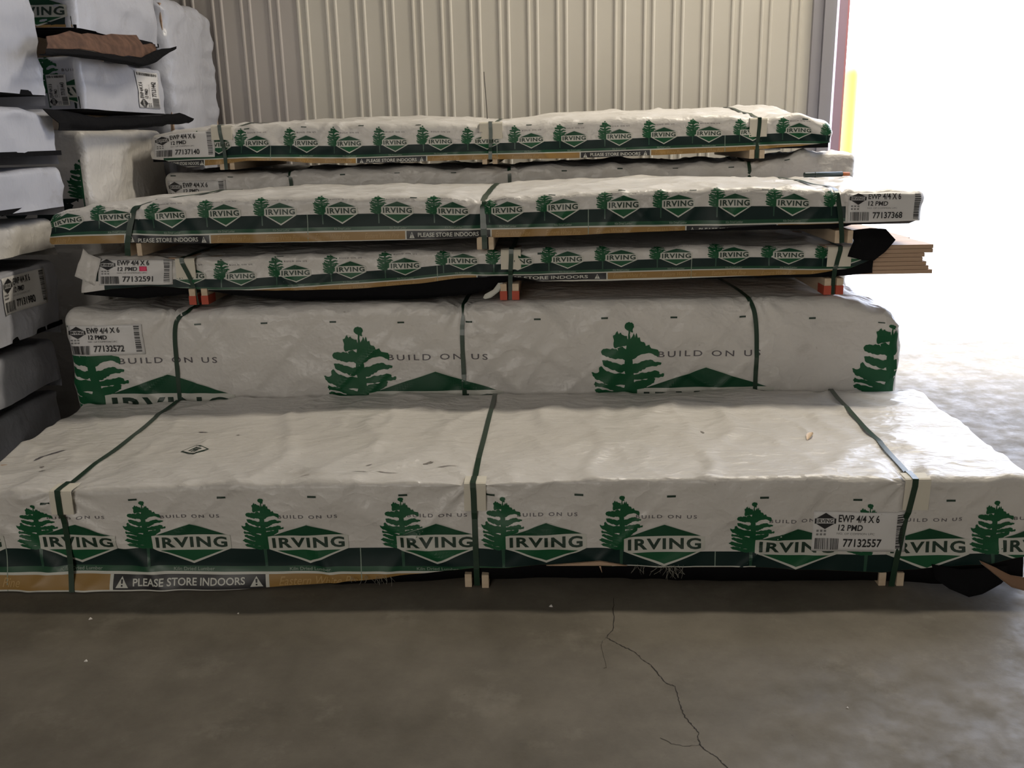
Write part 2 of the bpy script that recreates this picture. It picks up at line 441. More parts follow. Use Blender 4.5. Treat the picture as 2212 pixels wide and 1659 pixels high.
def print_logo(mb, sh, cx, zb, sx, sb, sbn, clip, xl, slogan=True, name=True):
    fn = sh.F; big = '2' if sx > 2 else ''
    for key, m, o in (('halo', 'print_white', .0016), ('roof', 'print_green_dark', .0022), ('keel', 'print_green', .0022), ('name', 'print_letter', .0024)):
        put(mb, T[key + big], m, fn, cx, zb, sx, sb, o * (1.6 if big else 1), clip, sbn=sbn, xlim=xl)
    if slogan: put(mb, T['slogan'], 'print_grey', fn, cx, zb, sx, sb, .0012, clip, xlim=xl)
def print_tree(mb, sh, tx, zb, sx, sb, sbn, clip, xl):
    put(mb, T['tree2' if sx > 2 else 'tree'], 'print_green', sh.F, tx, zb, sx, sb, .0013, clip, xlim=xl)
    put(mb, T['trunk'], 'print_trunk', sh.F, tx, zb, sx, sb, .0014, clip, sbn=sbn, xlim=xl)

def band_print(mb, sh, xa, xb, zb, sx, sb, sbn, clip, panels, goldtop=None, kiln=(), seams=(), green_to=None):
    """dark band, green stripe, white line, gold strip with black notice panels, white border"""
    X = frange(xa, xb, .010); f = lambda k: (lambda x: zb(x) - k * sbn)
    strip(mb, 'print_band', sh.F, X, f(.069), f(0), .0010, 8, clip)
    strip(mb, 'print_stripe', sh.F, X, f(.089), f(.069), .0010, 3, clip)
    strip(mb, 'print_white', sh.F, X, f(.162), f(.089), .0008, 8, clip)
    strip(mb, 'print_gold', sh.F, X, f(.150), f(.098), .0013, 6, clip)
    for a, b in panels:
        Xp = frange(a, b, .010)
        strip(mb, 'print_white', sh.F, Xp, f(.150), f(.098), .0017, 6, clip)
        Xp = frange(a + .012 * sx, b - .012 * sx, .010)
        strip(mb, 'print_black', sh.F, Xp, f(.150), f(.098), .0021, 6, clip)
        c = (a + b) / 2; z = zb(c); w = (b - a) / .57
        put(mb, T['store'], 'print_white', sh.F, c, z, w, 1, .0024, clip, sbn=sbn)
        for e in (a + .045 * w, b - .045 * w):
            put(mb, T['warn'], 'print_white', sh.F, e, zb(e), sx, 1, .0021, clip, sbn=sbn)
            put(mb, T['bang'], 'print_black', sh.F, e, zb(e), sx, 1, .0025, clip, sbn=sbn)
    x = xa + .1 * sx
    while x < xb:
        if not any(a - .17 * sx < x < b + .17 * sx for a, b in panels):
            put(mb, T['pine'], 'print_gold_light', sh.F, x, zb(x), sx * .9, 1, .0017, clip, sbn=sbn, xlim=(xa, xb)); x += .42 * sx
        else: x += .02
    for k in kiln: put(mb, T['kiln'], 'print_pale_text', sh.F, k, zb(k), sx * .95, 1, .0018, clip, sbn=sbn, xlim=(xa, xb))
    for k in seams: strip(mb, 'print_pale_text', sh.F, [k, k + .003], f(.162), f(0), .0016, 6, clip)

# ------------------------------------------------------------------ pack parts
def sheet_on(mb, mname, fn, a0, a1, b0, b1, off, thick=.0015, na=6, nb=10, skew=0.0, wave=0.0):
    """a thin closed sheet lying on a surface map"""
    g = []
    for lay in (off, off + thick):
        for i in range(na + 1):
            for j in range(nb + 1):
                t = j / nb; a = a0 + (a1 - a0) * i / na + skew * t
                P, n = fn(a, b0 + (b1 - b0) * t); g.append(P + n * (lay + wave * math.sin(i * 1.7 + j * .9)))
    n1 = (na + 1) * (nb + 1); fs = []
    for i in range(na):
        for j in range(nb):
            k = i * (nb + 1) + j; q = (k, k + nb + 1, k + nb + 2, k + 1)
            fs.append(tuple(t + n1 for t in q)); fs.append(q[::-1])
    edge = [i * (nb + 1) for i in range(na + 1)] + [na * (nb + 1) + j for j in range(1, nb + 1)] + [i * (nb + 1) + nb for i in range(na - 1, -1, -1)] + [j for j in range(nb - 1, 0, -1)]
    for p, q in zip(edge, edge[1:] + edge[:1]): fs.append((p, q, q + n1, p + n1))
    mb.add(g, fs, mname, True)

PROT = {}
def strap(sh, root, way, w=.019, off=.0045, bottom=None, prot=None):
    """a tight band: up the front, over the top, down the back; way = [(v, x)] along the front map"""
    bottom = sh.Z0 if bottom is None else bottom
    vend = sh.Z1 + (sh.Y1 - sh.Y0); vs = frange(bottom, sh.Z1 - .07, .03) + frange(sh.Z1 - .06, sh.Z1 + .07, .008) + frange(sh.Z1 + .08, vend - .02, .03)
    mb = MB(); sec = []
    pts = []
    for v in vs:
        x = lin(way, v); P, n = sh.F(x, v); pts.append((P + n * off, n))
    raw = [p for p, n in pts]
    flo = [p.z for p in raw]; fro = [p.y for p in raw]
    for it in range(10):
        raw = [raw[0]] + [raw[i] * .5 + (raw[i - 1] + raw[i + 1]) * .25 for i in range(1, len(raw) - 1)] + [raw[-1]]
    for i, v in enumerate(vs):
        if v < sh.Z1 - .06: raw[i].y = min(raw[i].y, fro[i] + off * .35)
        if v > sh.Z1 + .03: raw[i].z = max(raw[i].z, flo[i] - off + .0018)
    if prot:
        yf, zt, dn, ov = prot
        for i, v in enumerate(vs):
            if v > sh.Z1 - dn - .005 and v < sh.Z1 + ov + .01:
                if v <= sh.Z1 - .004: raw[i].y = min(raw[i].y, yf - .0022)
                else: raw[i].z = max(raw[i].z, zt + .0022); 
                if abs(v - sh.Z1) < .005: raw[i].y = yf - .0005; raw[i].z = zt + .0005
    pts = [(p, n) for p, (q, n) in zip(raw, pts)]
    zs = frange(sh.Z1 - .02, sh.Z0, .1)
    for z in zs:
        P, n = sh.pt(lin(way, vend), sh.Y1, z); pts.append((P + n * off, n))
    V = []
    for i, (P, n) in enumerate(pts):
        d = (pts[min(i + 1, len(pts) - 1)][0] - pts[max(i - 1, 0)][0]).normalized(); side = d.cross(n).normalized()
        for a, b in ((-1, 0), (1, 0), (1, 1), (-1, 1)): V.append(P + side * (a * w / 2) + n * (b * .0014))
    F_ = []
    for i in range(len(pts) - 1):
        for k in range(4): F_.append((i * 4 + k, i * 4 + (k + 1) % 4, i * 4 + 4 + (k + 1) % 4, i * 4 + 4 + k))
    F_.append((0, 3, 2, 1)); F_.append(tuple(len(V) - 4 + k for k in range(4)))
    mb.add(V, F_, 'strap_green'); return mb.build('strap', root)

def protector(sh, root, x, down=.105, over=.05, w=.075):
    """stiff white card angle over the front top edge; gives back where its faces lie"""
    ss = [sh.F(x + k * w / 3, sh.Z1 - down * j / 5)[0] for k in (-1, 0, 1) for j in range(1, 6)]
    tt = [sh.F(x + k * w / 3, sh.Z1 + over * j / 3)[0] for k in (-1, 0, 1) for j in range(1, 4)]
    yf = min(p.y for p in ss) - .004; zt = max(p.z for p in tt) + .003; t = .0022; r = .010
    prof = [(yf, zt - down), (yf, zt - r), (yf + r * .3, zt - r * .3), (yf + r, zt), (yf + r + over, zt + .001)]
    inn = [(yf + t, zt - down), (yf + t, zt - r), (yf + r * .3 + t * .7, zt - r * .3 - t * .7), (yf + r, zt - t), (yf + r + over, zt + .001 - t)]
    V = []
    for X in (x - w / 2, x + w / 2): V += [(X + .002 * (p[1] - zt) / .1, p[0], p[1]) for p in prof] + [(X, p[0], p[1]) for p in inn]
    n = len(prof); F_ = []
    for i in range(n - 1):
        F_ += [(i, i + 2 * n, i + 2 * n + 1, i + 1), (n + i, n + i + 1, 3 * n + i + 1, 3 * n + i), (i, i + 1, n + i + 1, n + i), (2 * n + i, 3 * n + i, 3 * n + i + 1, 2 * n + i + 1)]
    F_ += [(0, n, 3 * n, 2 * n), (n - 1, 3 * n - 1, 4 * n - 1, 2 * n - 1)]
    mb = MB(); mb.add(V, F_, 'cardboard_white'); mb.build('edge_protector', root)
    return (yf, zt, down, over)

def dunnage(root, x, y0, y1, z0, z1, w=.024, gap=.017, painted=False, dy=0.0):
    for sgn in (-1, 1):
        a = x + sgn * (gap + w / 2); mb = MB()
        yy = y0 + random.uniform(-.006, .006) + dy
        mb.box(a - w / 2, a + w / 2, yy, y1, z0, z1, 'pine_pale')
        o = mb.build('dunnage_block', root, bevel=.0025)
        if painted:
            m2 = MB(); m2.box(a - w / 2 - .0015, a + w / 2 + .0015, yy - .0015, yy + .09, z0 - .0005, z0 + (z1 - z0) * .55, 'red_paint')
            p = m2.build('painted_end', o); p['label'] = 'red painted end'

def label_on(fn, root, a0, a1, b0, b1, number, off=.004, rot=False, size='12 PMD', sticker=None, name='product_label', desc='white product label with barcodes'):
    """white sticker with logo, grade, two barcodes and the pack number. Coordinates s,t in 0..1 on the label"""
    mb = MB(); sheet_on(mb, 'label_white', fn, a0, a1, b0, b1, off, .0006, 16, 10)
    o2 = off + .0014
    def m(s, t): return fn(a0 + (a1 - a0) * s, b0 + (b1 - b0) * t)
    def mr(s, t): return fn(a0 + (a1 - a0) * (1 - t), b0 + (b1 - b0) * s)
    M = mr if rot else m
    def q(x0, x1, y0, y1, mm='ink', o=o2): put(mb, tpl([[(x0, y0), (x1, y0), (x1, y1), (x0, y1)]], .08, .12), mm, M, 0, 0, 1, 1, o)
    put(mb, tpl([[(.03, .83), (.13, .97), (.23, .83)]], .08, .1), 'ink', M, 0, 0, 1, 1, o2)
    put(mb, tpl([[(.03, .70), (.23, .70), (.13, .56)]], .08, .1), 'ink', M, 0, 0, 1, 1, o2)
    q(.015, .035, .70, .83); q(.225, .245, .70, .83)
    put(mb, text('IRVING', .045, .215, .715, .815, .02, g=.06), 'ink', M, 0, 0, 1, 1, o2)
    put(mb, text('EWP 4/4 X 6', .27, .70, .74, .93, .02, g=.06), 'ink', M, 0, 0, 1, 1, o2)
    put(mb, text(size, .27, .53, .53, .68, .02, .1, g=.06), 'ink', M, 0, 0, 1, 1, o2)
    put(mb, text('NO. OF COMMON UPC', .26, .66, .43, .48, .0, g=.06), 'ink_grey', M, 0, 0, 1, 1, o2)
    put(mb, text(number, .33, .74, .12, .33, .02, g=.06), 'ink', M, 0, 0, 1, 1, o2)
    rnd = random.Random(int(number)); x = .03
    while x < .28:
        w = rnd.choice((.004, .007, .010)); q(x, min(x + w, .285), .05, .33); x += w + rnd.choice((.004, .006, .009))
    y = .10
    while y < .95:
        w = rnd.choice((.012, .02, .032)); q(.89, .965, y, min(y + w, .96)); y += w + rnd.choice((.012, .02, .028))
    for k in range(6):
        q(.04 + (k % 3) * .04, .065 + (k % 3) * .04, .40 + (k // 3) * .09, .45 + (k // 3) * .09, 'ink_grey')
    o = mb.build(name, root); o['label'] = desc
    if sticker:
        m3 = MB(); s0, s1, t0, t1 = sticker
        sheet_on(m3, 'pink', m, s0, s1, t0, t1, off + .0022, .0006, 4, 4)
        put(m3, text('REM', s0 + .02, s1 - .02, t0 + .04, t1 - .04, 0, g=.1), 'red_paint', m, 0, 0, 1, 1, off + .004) if False else None
        s = m3.build('sticker', o); s['label'] = 'bright pink sticker'
    return o

def liner(sh, root, hem, off=-.012, front_top=None, du=.03):
    """black inner sheet showing under the printed hem"""
    mb = MB(); X = frange(sh.X0 + .01, sh.X1 - .01, du)
    V = []; zt = sh.Z1 - .05; n = 6
    for x in X:
        h = lin(hem, x)
        for j in range(n + 1):
            z = h + (zt - h) * j / n
            P, nn = sh.pt(x, sh.Y0, z); P = P + Vector((0, -off, 0))
            V.append(P)
        for k, t in enumerate((.03, .12, .5, 1.0)):   # turned under the boards
            y = sh.Y0 + .015 + (sh.Y1 - sh.Y0 - .04) * t
            V.append(Vector((x, y, sh.Z0 + .004 + (h - sh.Z0) * max(0, 1 - t * 8))))
    m = n + 5
    order = list(range(n, -1, -1)) + [n + 1, n + 2, n + 3, n + 4]
    Fs = []
    for i in range(len(X) - 1):
        for a, b in zip(order, order[1:]):
            Fs.append((i * m + a, i * m + b, (i + 1) * m + b, (i + 1) * m + a))
    mb.add(V, Fs, 'liner_black', True); return mb.build('black_liner', root)

def core(sh, root, ins=.035, mname='pine', z0=.008):
    """the bundle of boards inside, layer upon layer"""
    mb = MB(); x0, x1, y0, y1, z0, z1 = sh.X0 + ins, sh.X1 - ins, sh.Y0 + ins + .01, sh.Y1 - ins, sh.Z0 + z0, sh.Z1 - ins
    n = max(2, int((z1 - z0) / .04)); h = (z1 - z0) / n
    for k in range(n): mb.box(x0 + (k % 2) * .01, x1 - (k % 3) * .008, y0, y1, z0 + k * h, z0 + (k + 1) * h - .002, mname)
    return mb.build('lumber_bundle', root)

def grid_sheet(rows, thick, mname, name, parent, edge=None, jitter=.004, sub=3):
    """a bent sheet given as rows of 3-D points, refined and thickened"""
    def interp(row, n):
        out = []
        for a, b in zip(row, row[1:]):
            for k in range(n): out.append(Vector(a).lerp(Vector(b), k / n))
        out.append(Vector(row[-1])); return out
    R_ = [interp(r, sub) for r in rows]; RR = []
    for a, b in zip(R_, R_[1:]):
        for k in range(sub): RR.append([p.lerp(q, k / sub) for p, q in zip(a, b)])
    RR.append(R_[-1]); nr, nc = len(RR), len(RR[0])
    P = [[p + jitter * Vector((noise.noise(p * 9), noise.noise(p * 9 + Vector((3, 3, 3))), noise.noise(p * 9 + Vector((7, 1, 5))))) for p in r] for r in RR]
    V = []
    for lay in (0, 1):
        for i in range(nr):
            for j in range(nc):
                du = P[min(i + 1, nr - 1)][j] - P[max(i - 1, 0)][j]; dv = P[i][min(j + 1, nc - 1)] - P[i][max(j - 1, 0)]
                n = du.cross(dv); n = n.normalized() if n.length > 1e-9 else Vector((0, 0, 1))
                V.append(P[i][j] + n * thick * lay)
    n1 = nr * nc; F1 = []; F2 = []
    for i in range(nr - 1):
        for j in range(nc - 1):
            q = (i * nc + j, (i + 1) * nc + j, (i + 1) * nc + j + 1, i * nc + j + 1)
            F1.append(q[::-1]); F2.append(tuple(t + n1 for t in q))
    rim = [j for j in range(nc)] + [i * nc + nc - 1 for i in range(1, nr)] + [(nr - 1) * nc + j for j in range(nc - 2, -1, -1)] + [i * nc for i in range(nr - 2, 0, -1)]
    F3 = [(p, q, q + n1, p + n1) for p, q in zip(rim, rim[1:] + rim[:1])]
    mb = MB(); mb.add(V, F1, mname[0] if isinstance(mname, tuple) else mname, True)
    o = len(mb.f); k2 = mb.mi(mname[1] if isinstance(mname, tuple) else mname)
    for f in F2: mb.f.append(f); mb.m.append(k2); mb.smooth.append(True)
    k3 = mb.mi(edge or (mname[1] if isinstance(mname, tuple) else mname))
    for f in F3: mb.f.append(f); mb.m.append(k3); mb.smooth.append(False)
    return mb.build(name, parent)

def tube(mb, pts, r, mname, n=5):
    V = []
    for i, p in enumerate(pts):
        d = (Vector(pts[min(i + 1, len(pts) - 1)]) - Vector(pts[max(i - 1, 0)])).normalized()
        a = d.orthogonal().normalized(); b = d.cross(a)
        for k in range(n): t = 2 * math.pi * k / n; V.append(Vector(p) + (a * math.cos(t) + b * math.sin(t)) * r)
    F_ = [(i * n + k, i * n + (k + 1) % n, (i + 1) * n + (k + 1) % n, (i + 1) * n + k) for i in range(len(pts) - 1) for k in range(n)]
    F_ += [tuple(range(n))[::-1], tuple(len(V) - n + k for k in range(n))]
    mb.add(V, F_, mname, True)

# ================================================================== THE PLACE
XW0, XW1, YB, ZC = -6.6, 7.6, 6.42, 6.4
fl = MB()
fl.add([(XW0 - .2, -6, 0), (XW1 + .2, -6, 0), (XW1 + .2, YB + .12, 0), (XW0 - .2, YB + .12, 0)], [(0, 1, 2, 3)], 'concrete_floor')
def crack(path, w, z=.0006):
    rnd = random.Random(3); pts = []
    for (a, b), (c, d) in zip(path, path[1:]):
        for k in range(6):
            t = k / 6; pts.append((a + (c - a) * t + rnd.uniform(-.0022, .0022), b + (d - b) * t + rnd.uniform(-.0022, .0022)))
    V = []
    for i, p in enumerate(pts):
        q = pts[min(i + 1, len(pts) - 1)]; o = pts[max(i - 1, 0)]; d = Vector((q[0] - o[0], q[1] - o[1])).normalized(); h = w * rnd.uniform(.3, 1) / 2
        V += [(p[0] - d.y * h, p[1] + d.x * h, z), (p[0] + d.y * h, p[1] - d.x * h, z)]
    fl.add(V, [(2 * i, 2 * i + 1, 2 * i + 3, 2 * i + 2) for i in range(len(pts) - 1)], 'crack_dark')
crack([(.211, 2.757), (.199, 2.612), (.194, 2.558), (.171, 2.512), (.186, 2.489), (.213, 2.461), (.247, 2.431), (.264, 2.393), (.287, 2.36), (.306, 2.306), (.321, 2.267), (.343, 2.254), (.344, 2.208), (.344, 2.156), (.35, 2.113), (.365, 2.075), (.374, 2.046), (.367, 2.021), (.377, 1.983), (.399, 1.959), (.42, 1.92), (.44, 1.86), (.47, 1.78)], .0042)
crack([(.375, 2.00), (.33, 1.995), (.30, 2.005), (.27, 2.03)], .0018)
crack([(.171, 2.512), (.15, 2.47), (.16, 2.345), (.15, 2.34)], .0016)
struct(fl.build('floor'))
cl = MB(); cl.box(XW0, XW1, -6, YB, ZC, ZC + .1, 'ceiling_steel'); struct(cl.build('ceiling'))
w = MB(); w.box(XW0 - .12, XW0, -6, YB, 0, ZC, 'wall_dull'); struct(w.build('wall_left'))
w = MB(); w.box(XW1, XW1 + .12, -6, 4.9, 0, ZC, 'wall_dull'); w.box(XW1, XW1 + .12, 4.9, 6.2, 3.6, ZC, 'wall_dull'); w.box(XW1, XW1 + .12, 6.2, YB + .1, 0, ZC, 'wall_dull'); struct(w.build('wall_right'))
w = MB(); w.box(XW0, XW1, -6.12, -6, 0, ZC, 'wall_dull'); struct(w.build('wall_front'))
# ribbed steel wall: two narrow ridges every 18.8 cm
w = MB(); prof = []; x = -.4705 - .1884 * 33
def ridge(c, h=.010, a=.013): return [(c - a, 0), (c - a * .35, h), (c + a * .35, h), (c + a, 0)]
while x < 1.70:
    for c in (x, x + .056):
        if XW0 + .02 < c < 1.70: prof += ridge(c)
    x += .1884
prof = [(XW0, 0)] + prof + [(1.74, 0)]
def wallstrip(P, m):
    V = []
    for a, h in P: V += [(a, YB - h, 0), (a, YB - h, ZC)]
    w.add(V, [(2 * i, 2 * i + 2, 2 * i + 3, 2 * i + 1) for i in range(len(P) - 1)], m)
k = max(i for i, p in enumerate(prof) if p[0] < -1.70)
wallstrip(prof[:k + 2], 'wall_back_darker'); wallstrip(prof[k + 1:], 'wall_paint')
w.box(XW0, 1.74, YB + .001, YB + .10, 0, ZC, 'wall_paint')
struct(w.build('wall_back'))
w = MB(); w.box(1.74, XW1, YB, YB + .1, 4.6, ZC, 'wall_paint'); w.box(6.9, XW1, YB, YB + .1, 0, 4.6, 'wall_paint'); struct(w.build('wall_back_header'))
bpy.data.objects['wall_back_header'].name = 'trim_3'
w = MB()   # door jamb: stepped steel channel
for a, b, y in ((1.735, 1.80, 6.385), (1.80, 1.855, 6.36), (1.855, 1.885, 6.385)): w.box(a, b - .002, y, YB + .1, 0, 4.6, 'jamb_grey')
struct(w.build('trim_1'))
w = MB(); w.box(1.942, 1.996, 6.535, 6.63, -.01, 4.6, 'post_mauve'); w.box(1.996, 2.010, 6.54, 6.63, -.01, 4.6, 'post_red'); struct(w.build('trim_2'))
g = MB(); g.add([(-25, YB + .12, -.01), (45, YB + .12, -.01), (45, 70, -.01), (-25, 70, -.01)], [(0, 1, 2, 3)], 'ground_out'); g.add([(XW1 + .2, -20, -.012), (45, -20, -.012), (45, YB + .12, -.012), (XW1 + .2, YB + .12, -.012)], [(0, 1, 2, 3)], 'ground_out'); struct(g.build('ground'))

# yellow guard post outside
t = thing('guard_post', 'yellow guard post standing outside beside the open doorway', 'post', (2.345, 7.5, 0))
m = MB(); n = 24; V = []
prof_ = [(.055, 0), (.055, 1.86), (.050, 1.89), (.035, 1.915), (.012, 1.93)]
for r_, z in prof_:
    for i in range(n): a = 2 * math.pi * i / n; V.append((2.345 + r_ * math.cos(a), 7.5 + r_ * math.sin(a), z))
m.add(V, [(j * n + i, j * n + (i + 1) % n, (j + 1) * n + (i + 1) % n, (j + 1) * n + i) for j in range(len(prof_) - 1) for i in range(n)] + [tuple((len(prof_) - 1) * n + i for i in range(n))], 'yellow_paint', True)
m.build('post', t)
m = MB(); m.box(2.25, 2.45, 7.4, 7.6, -.01, .012, 'jamb_grey'); m.build('base_plate', t)

# ------------------------------------------------------------------ front pack
def dashes(mb, sh, pts):
    for x, z in pts: put(mb, T['dash'], 'print_letter', sh.F, x, z, 1, 1, .0012)

root = thing('lumber_pack', 'long low white-wrapped lumber pack lying in front on the floor, nearest the camera', 'lumber pack', (-.24, 3.35, 0))
hemA = [(-2.06, .004), (-1.06, .004), (-.85, .012), (-.67, .025), (-.45, .048), (-.26, .070), (.0, .078), (.18, .074), (.64, .066), (.9, .058), (1.1, .052), (1.25, .07), (1.4, .080), (1.58, .11)]
A = Shell(-2.06, 1.578, 2.838, 3.862, .05, .380, .022, 1, top=[(-2.06, -.035), (-1.6, -.018), (-.9, -.006), (-.24, 0), (1.58, -.006)], hem=hemA,
          flare=[(-2.06, .03), (-1.1, .028), (-.8, .012), (-.3, .0), (.9, .0), (1.3, .012), (1.58, .02)], back=[(-2.06, .012), (-1.6, .020), (1.2, .018), (1.58, .010)], pinch=((-1.635, .008), (-.247, .008), (1.17, .008)), bulge=.010, wr=1.2)
mb = MB(); A.skin(mb, 'wrap_white', .010, hem=hemA)
hc = lambda x: lin(hemA, x)
zbA = [(-2.06, .150), (-1.39, .149), (-.98, .145), (-.44, .141), (.18, .140), (.53, .122), (.94, .115), (1.32, .118), (1.58, .12)]
zA = lambda x: lin(zbA, x)
xl = (A.X0 + .004, A.X1 - .004)
logosA = [-1.995, -1.604, -1.212, -.812, -.378, -.010, .384, .820, 1.245, 1.61]
treesA = [-2.045, -1.737, -1.365, -.961, -.493, -.153, .242, .673, 1.047, 1.455]
band_print(mb, A, A.X0 + .002, A.X1 - .002, zA, 1, 1, .93, hc, [(-1.503, -.955)], kiln=logosA[:6], seams=(-1.862, -.640, .553))
for c in treesA: print_tree(mb, A, c, zA(c), 1, 1, 1, hc, xl)
for c in logosA: print_logo(mb, A, c, zA(c), 1, 1, 1, hc, xl)
dashes(mb, A, [(-1.693, .336), (-1.392, .338), (-1.092, .333), (-.786, .332), (-.484, .331), (-.193, .329), (.1, .324), (.403, .318), (.704, .316), (1.006, .31), (1.308, .303)])
strip(mb, 'print_white', A.F, frange(.21, .69, .02), lambda x: hc(x) + .001, lambda x: hc(x) + .0045, .002, 1)
TM = A.top_map
def mark(cx, cy, L, W, ang, mm='smudge'):
    c, s_ = math.cos(ang), math.sin(ang); rnd = random.Random(int(cx * 1000)); P = []
    k = 14
    for i in range(k):
        a = 2 * math.pi * i / k; u = L / 2 * math.cos(a) * rnd.uniform(.6, 1); v = W / 2 * math.sin(a) * rnd.uniform(.3, 1)
        P.append((cx + u * c - v * s_, cy + u * s_ + v * c))
    put(mb, tpl([P], .03, .03), mm, TM, 0, 0, 1, 1, .0013)
mark(-1.36, 3.42, .05, .014, -.1, 'print_grey'); mark(-1.20, 3.36, .02, .01, .2)
mark(-1.86, 3.22, .10, .014, .45, 'print_grey'); mark(-1.90, 3.19, .05, .018, 1.0, 'print_grey')
mark(-.64, 2.925, .07, .008, 0, 'print_grey'); mark(-.55, 2.935, .09, .007, .05); mark(-.82, 2.885, .05, .006, 0); mark(-.62, 2.99, .03, .008, .6)
mark(.58, 3.31, .012, .035, .3); mark(-.35, 3.0, .09, .005, .1); mark(1.16, 3.83, .05, .02, -.6, 'print_grey'); mark(-1.80, 3.03, .03, .02, 0); mark(-1.83, 3.08, .02, .02, 0)
mark(-.42, 3.02, .05, .018, .5)
# printed rhombus stamp on the top
def quad(cx, cy, a, b, ang, mm, off):
    c, s_ = math.cos(ang), math.sin(ang)
    put(mb, tpl([[(cx + u * c - v * s_, cy + u * s_ + v * c) for u, v in ((-a, -b), (a, -b), (a, b), (-a, b))]], .03, .03), mm, TM, 0, 0, 1, 1, off)
quad(-1.313, 3.205, .040, .034, -.60, 'print_letter', .0013); quad(-1.313, 3.205, .034, .028, -.60, 'wrap_white', .002)
for du_, dv, a_, b_ in ((-.012, 0, .004, .018), (.006, .012, .016, .003), (.006, 0, .014, .003), (.004, -.012, .004, .008), (.018, -.008, .003, .010)):
    c, s_ = math.cos(-.6), math.sin(-.6); quad(-1.313 + du_ * c - dv * s_, 3.205 + du_ * s_ + dv * c, a_, b_, -.6, 'print_letter', .0026)
o = mb.build('wrap', root, weld=False)
hl = [(-2.06, .03), (-1.1, .02), (-.7, .008), (-.45, .012), (-.26, .027), (.18, .022), (.64, .010), (1.1, .016), (1.33, .006), (1.58, .03)]
liner(A, root, hl); core(A, root)
ends = A.Z1 + (A.Y1 - A.Y0)
strap(A, root, [(0, -1.632), (.13, -1.640), (.38, -1.640), (ends, -1.622)], bottom=.004, off=.0045, prot=protector(A, root, -1.632, .085, .06, .075))
strap(A, root, [(0, -.246), (.38, -.249), (ends, -.226)], bottom=.004, off=.0045, prot=protector(A, root, -.243, .098, .055, .072))
strap(A, root, [(0, 1.135), (.1, 1.145), (.38, 1.182), (ends, 1.212)], bottom=.004, off=.0045, prot=protector(A, root, 1.192, .108, .045, .082))
for x in (-1.652, -.246, 1.137): dunnage(root, x, 2.832, 3.86, .001, .049)
label_on(A.F, root, .868, 1.168, .128, .268, '77132557', off=.0035)
# torn bottom: splinter, fibres, black flap and curled corner
sp = MB()
sp.add([(-.01, 2.826, .083), (.17, 2.826, .098), (.178, 2.826, .083), (.26, 2.826, .081), (-.01, 2.834, .083), (.17, 2.834, .098), (.178, 2.834, .083), (.26, 2.834, .081)],
       [(0, 2, 1), (1, 2, 3), (4, 5, 6), (5, 7, 6), (0, 1, 5, 4), (1, 3, 7, 5), (3, 2, 6, 7), (2, 0, 4, 6)], 'pine')
sp.add([(.166, 2.82, .084), (.172, 2.82, .084), (.176, 2.817, .060)], [(0, 2, 1)], 'pine')
o = sp.build('splinter', root); o['label'] = 'pale splinter of exposed board at the torn hem'
fb = MB(); rnd = random.Random(12)
for cx, k, sprd, L in ((.40, 22, .05, .045), (.30, 6, .02, .03), (-.57, 12, .05, .03), (-.64, 10, .04, .02)):
    for i in range(k):
        x = cx + rnd.gauss(0, sprd * .5); z = (.085 if cx > 0 else .050) + rnd.uniform(-.006, .006); p = Vector((x, 2.822 - rnd.uniform(0, .01), z)); P = [p]
        d = Vector((rnd.uniform(-.6, .8), rnd.uniform(-.4, .1), -1)).normalized()
        for s_ in range(5):
            d = (d + Vector((rnd.uniform(-.5, .5), rnd.uniform(-.3, .2), rnd.uniform(-.3, .3)))).normalized(); q = P[-1] + d * L * rnd.uniform(.08, .3)
            q.z = max(q.z, .006); q.y = min(q.y, 2.825); P.append(q)
        tube(fb, P, .0006, 'fibre', 3)
o = fb.build('torn_fibres', root); o['label'] = 'frayed white fibres hanging from the torn hem'; o['kind'] = 'stuff'
o = grid_sheet([[(1.26, 2.822, .085), (1.34, 2.80, .078), (1.43, 2.795, .088), (1.50, 2.81, .085)], [(1.27, 2.805, .04), (1.35, 2.77, .04), (1.44, 2.77, .045), (1.49, 2.79, .05)],
                [(1.31, 2.79, .012), (1.355, 2.745, .006), (1.40, 2.755, .012), (1.47, 2.78, .035)]], .0012, 'liner_black', 'torn_flap', root); o['label'] = 'black torn flap drooping to the floor'
o = grid_sheet([[(1.40, 2.806, .106), (1.45, 2.792, .088), (1.50, 2.785, .062), (1.56, 2.785, .048)], [(1.405, 2.80, .098), (1.455, 2.780, .062), (1.50, 2.772, .024), (1.545, 2.775, .010)]],
               .0014, ('tan_board', 'tan_board'), 'curled_corner', root, edge='print_white'); o['label'] = 'curled wrap corner with brown inside and white edge'

# ------------------------------------------------------------------ tall pack behind it
root = thing('lumber_pack', 'tallest lumber pack, large green pine prints, standing directly behind the front pack', 'lumber pack', (-.3, 4.42, 0))
hemB = [(-2.2, .06)]
B = Shell(-2.125, 1.525, 3.900, 4.955, .05, .782, .055, 2, top=[(-2.13, -.01), (-1.6, -.004), (-.36, .002), (.9, .012), (1.15, .004), (1.32, -.018), (1.44, -.045), (1.53, -.10)], hem=hemB, pinch=((-1.63, .012), (-.365, .010), (.90, .012)), bulge=.008, wr=1.35, cap=.793)
mb = MB(); B.skin(mb, 'wrap_white', .011, hem=hemB)
hc = lambda x: lin(hemB, x); xl = (B.X0 + .006, B.X1 - .006)
band_print(mb, B, B.X0 + .01, B.X1 - .01, lambda x: .29, 2.2, 1.2, 1.2, hc, [])
for c in (-2.013, -.818, .355, 1.478): print_tree(mb, B, c, .288, 2.2, 2.2, 1.2, hc, xl)
for c in (-1.682, -.488, .69): print_logo(mb, B, c, .290, 2.2, 2.2, 1.6, hc, xl)
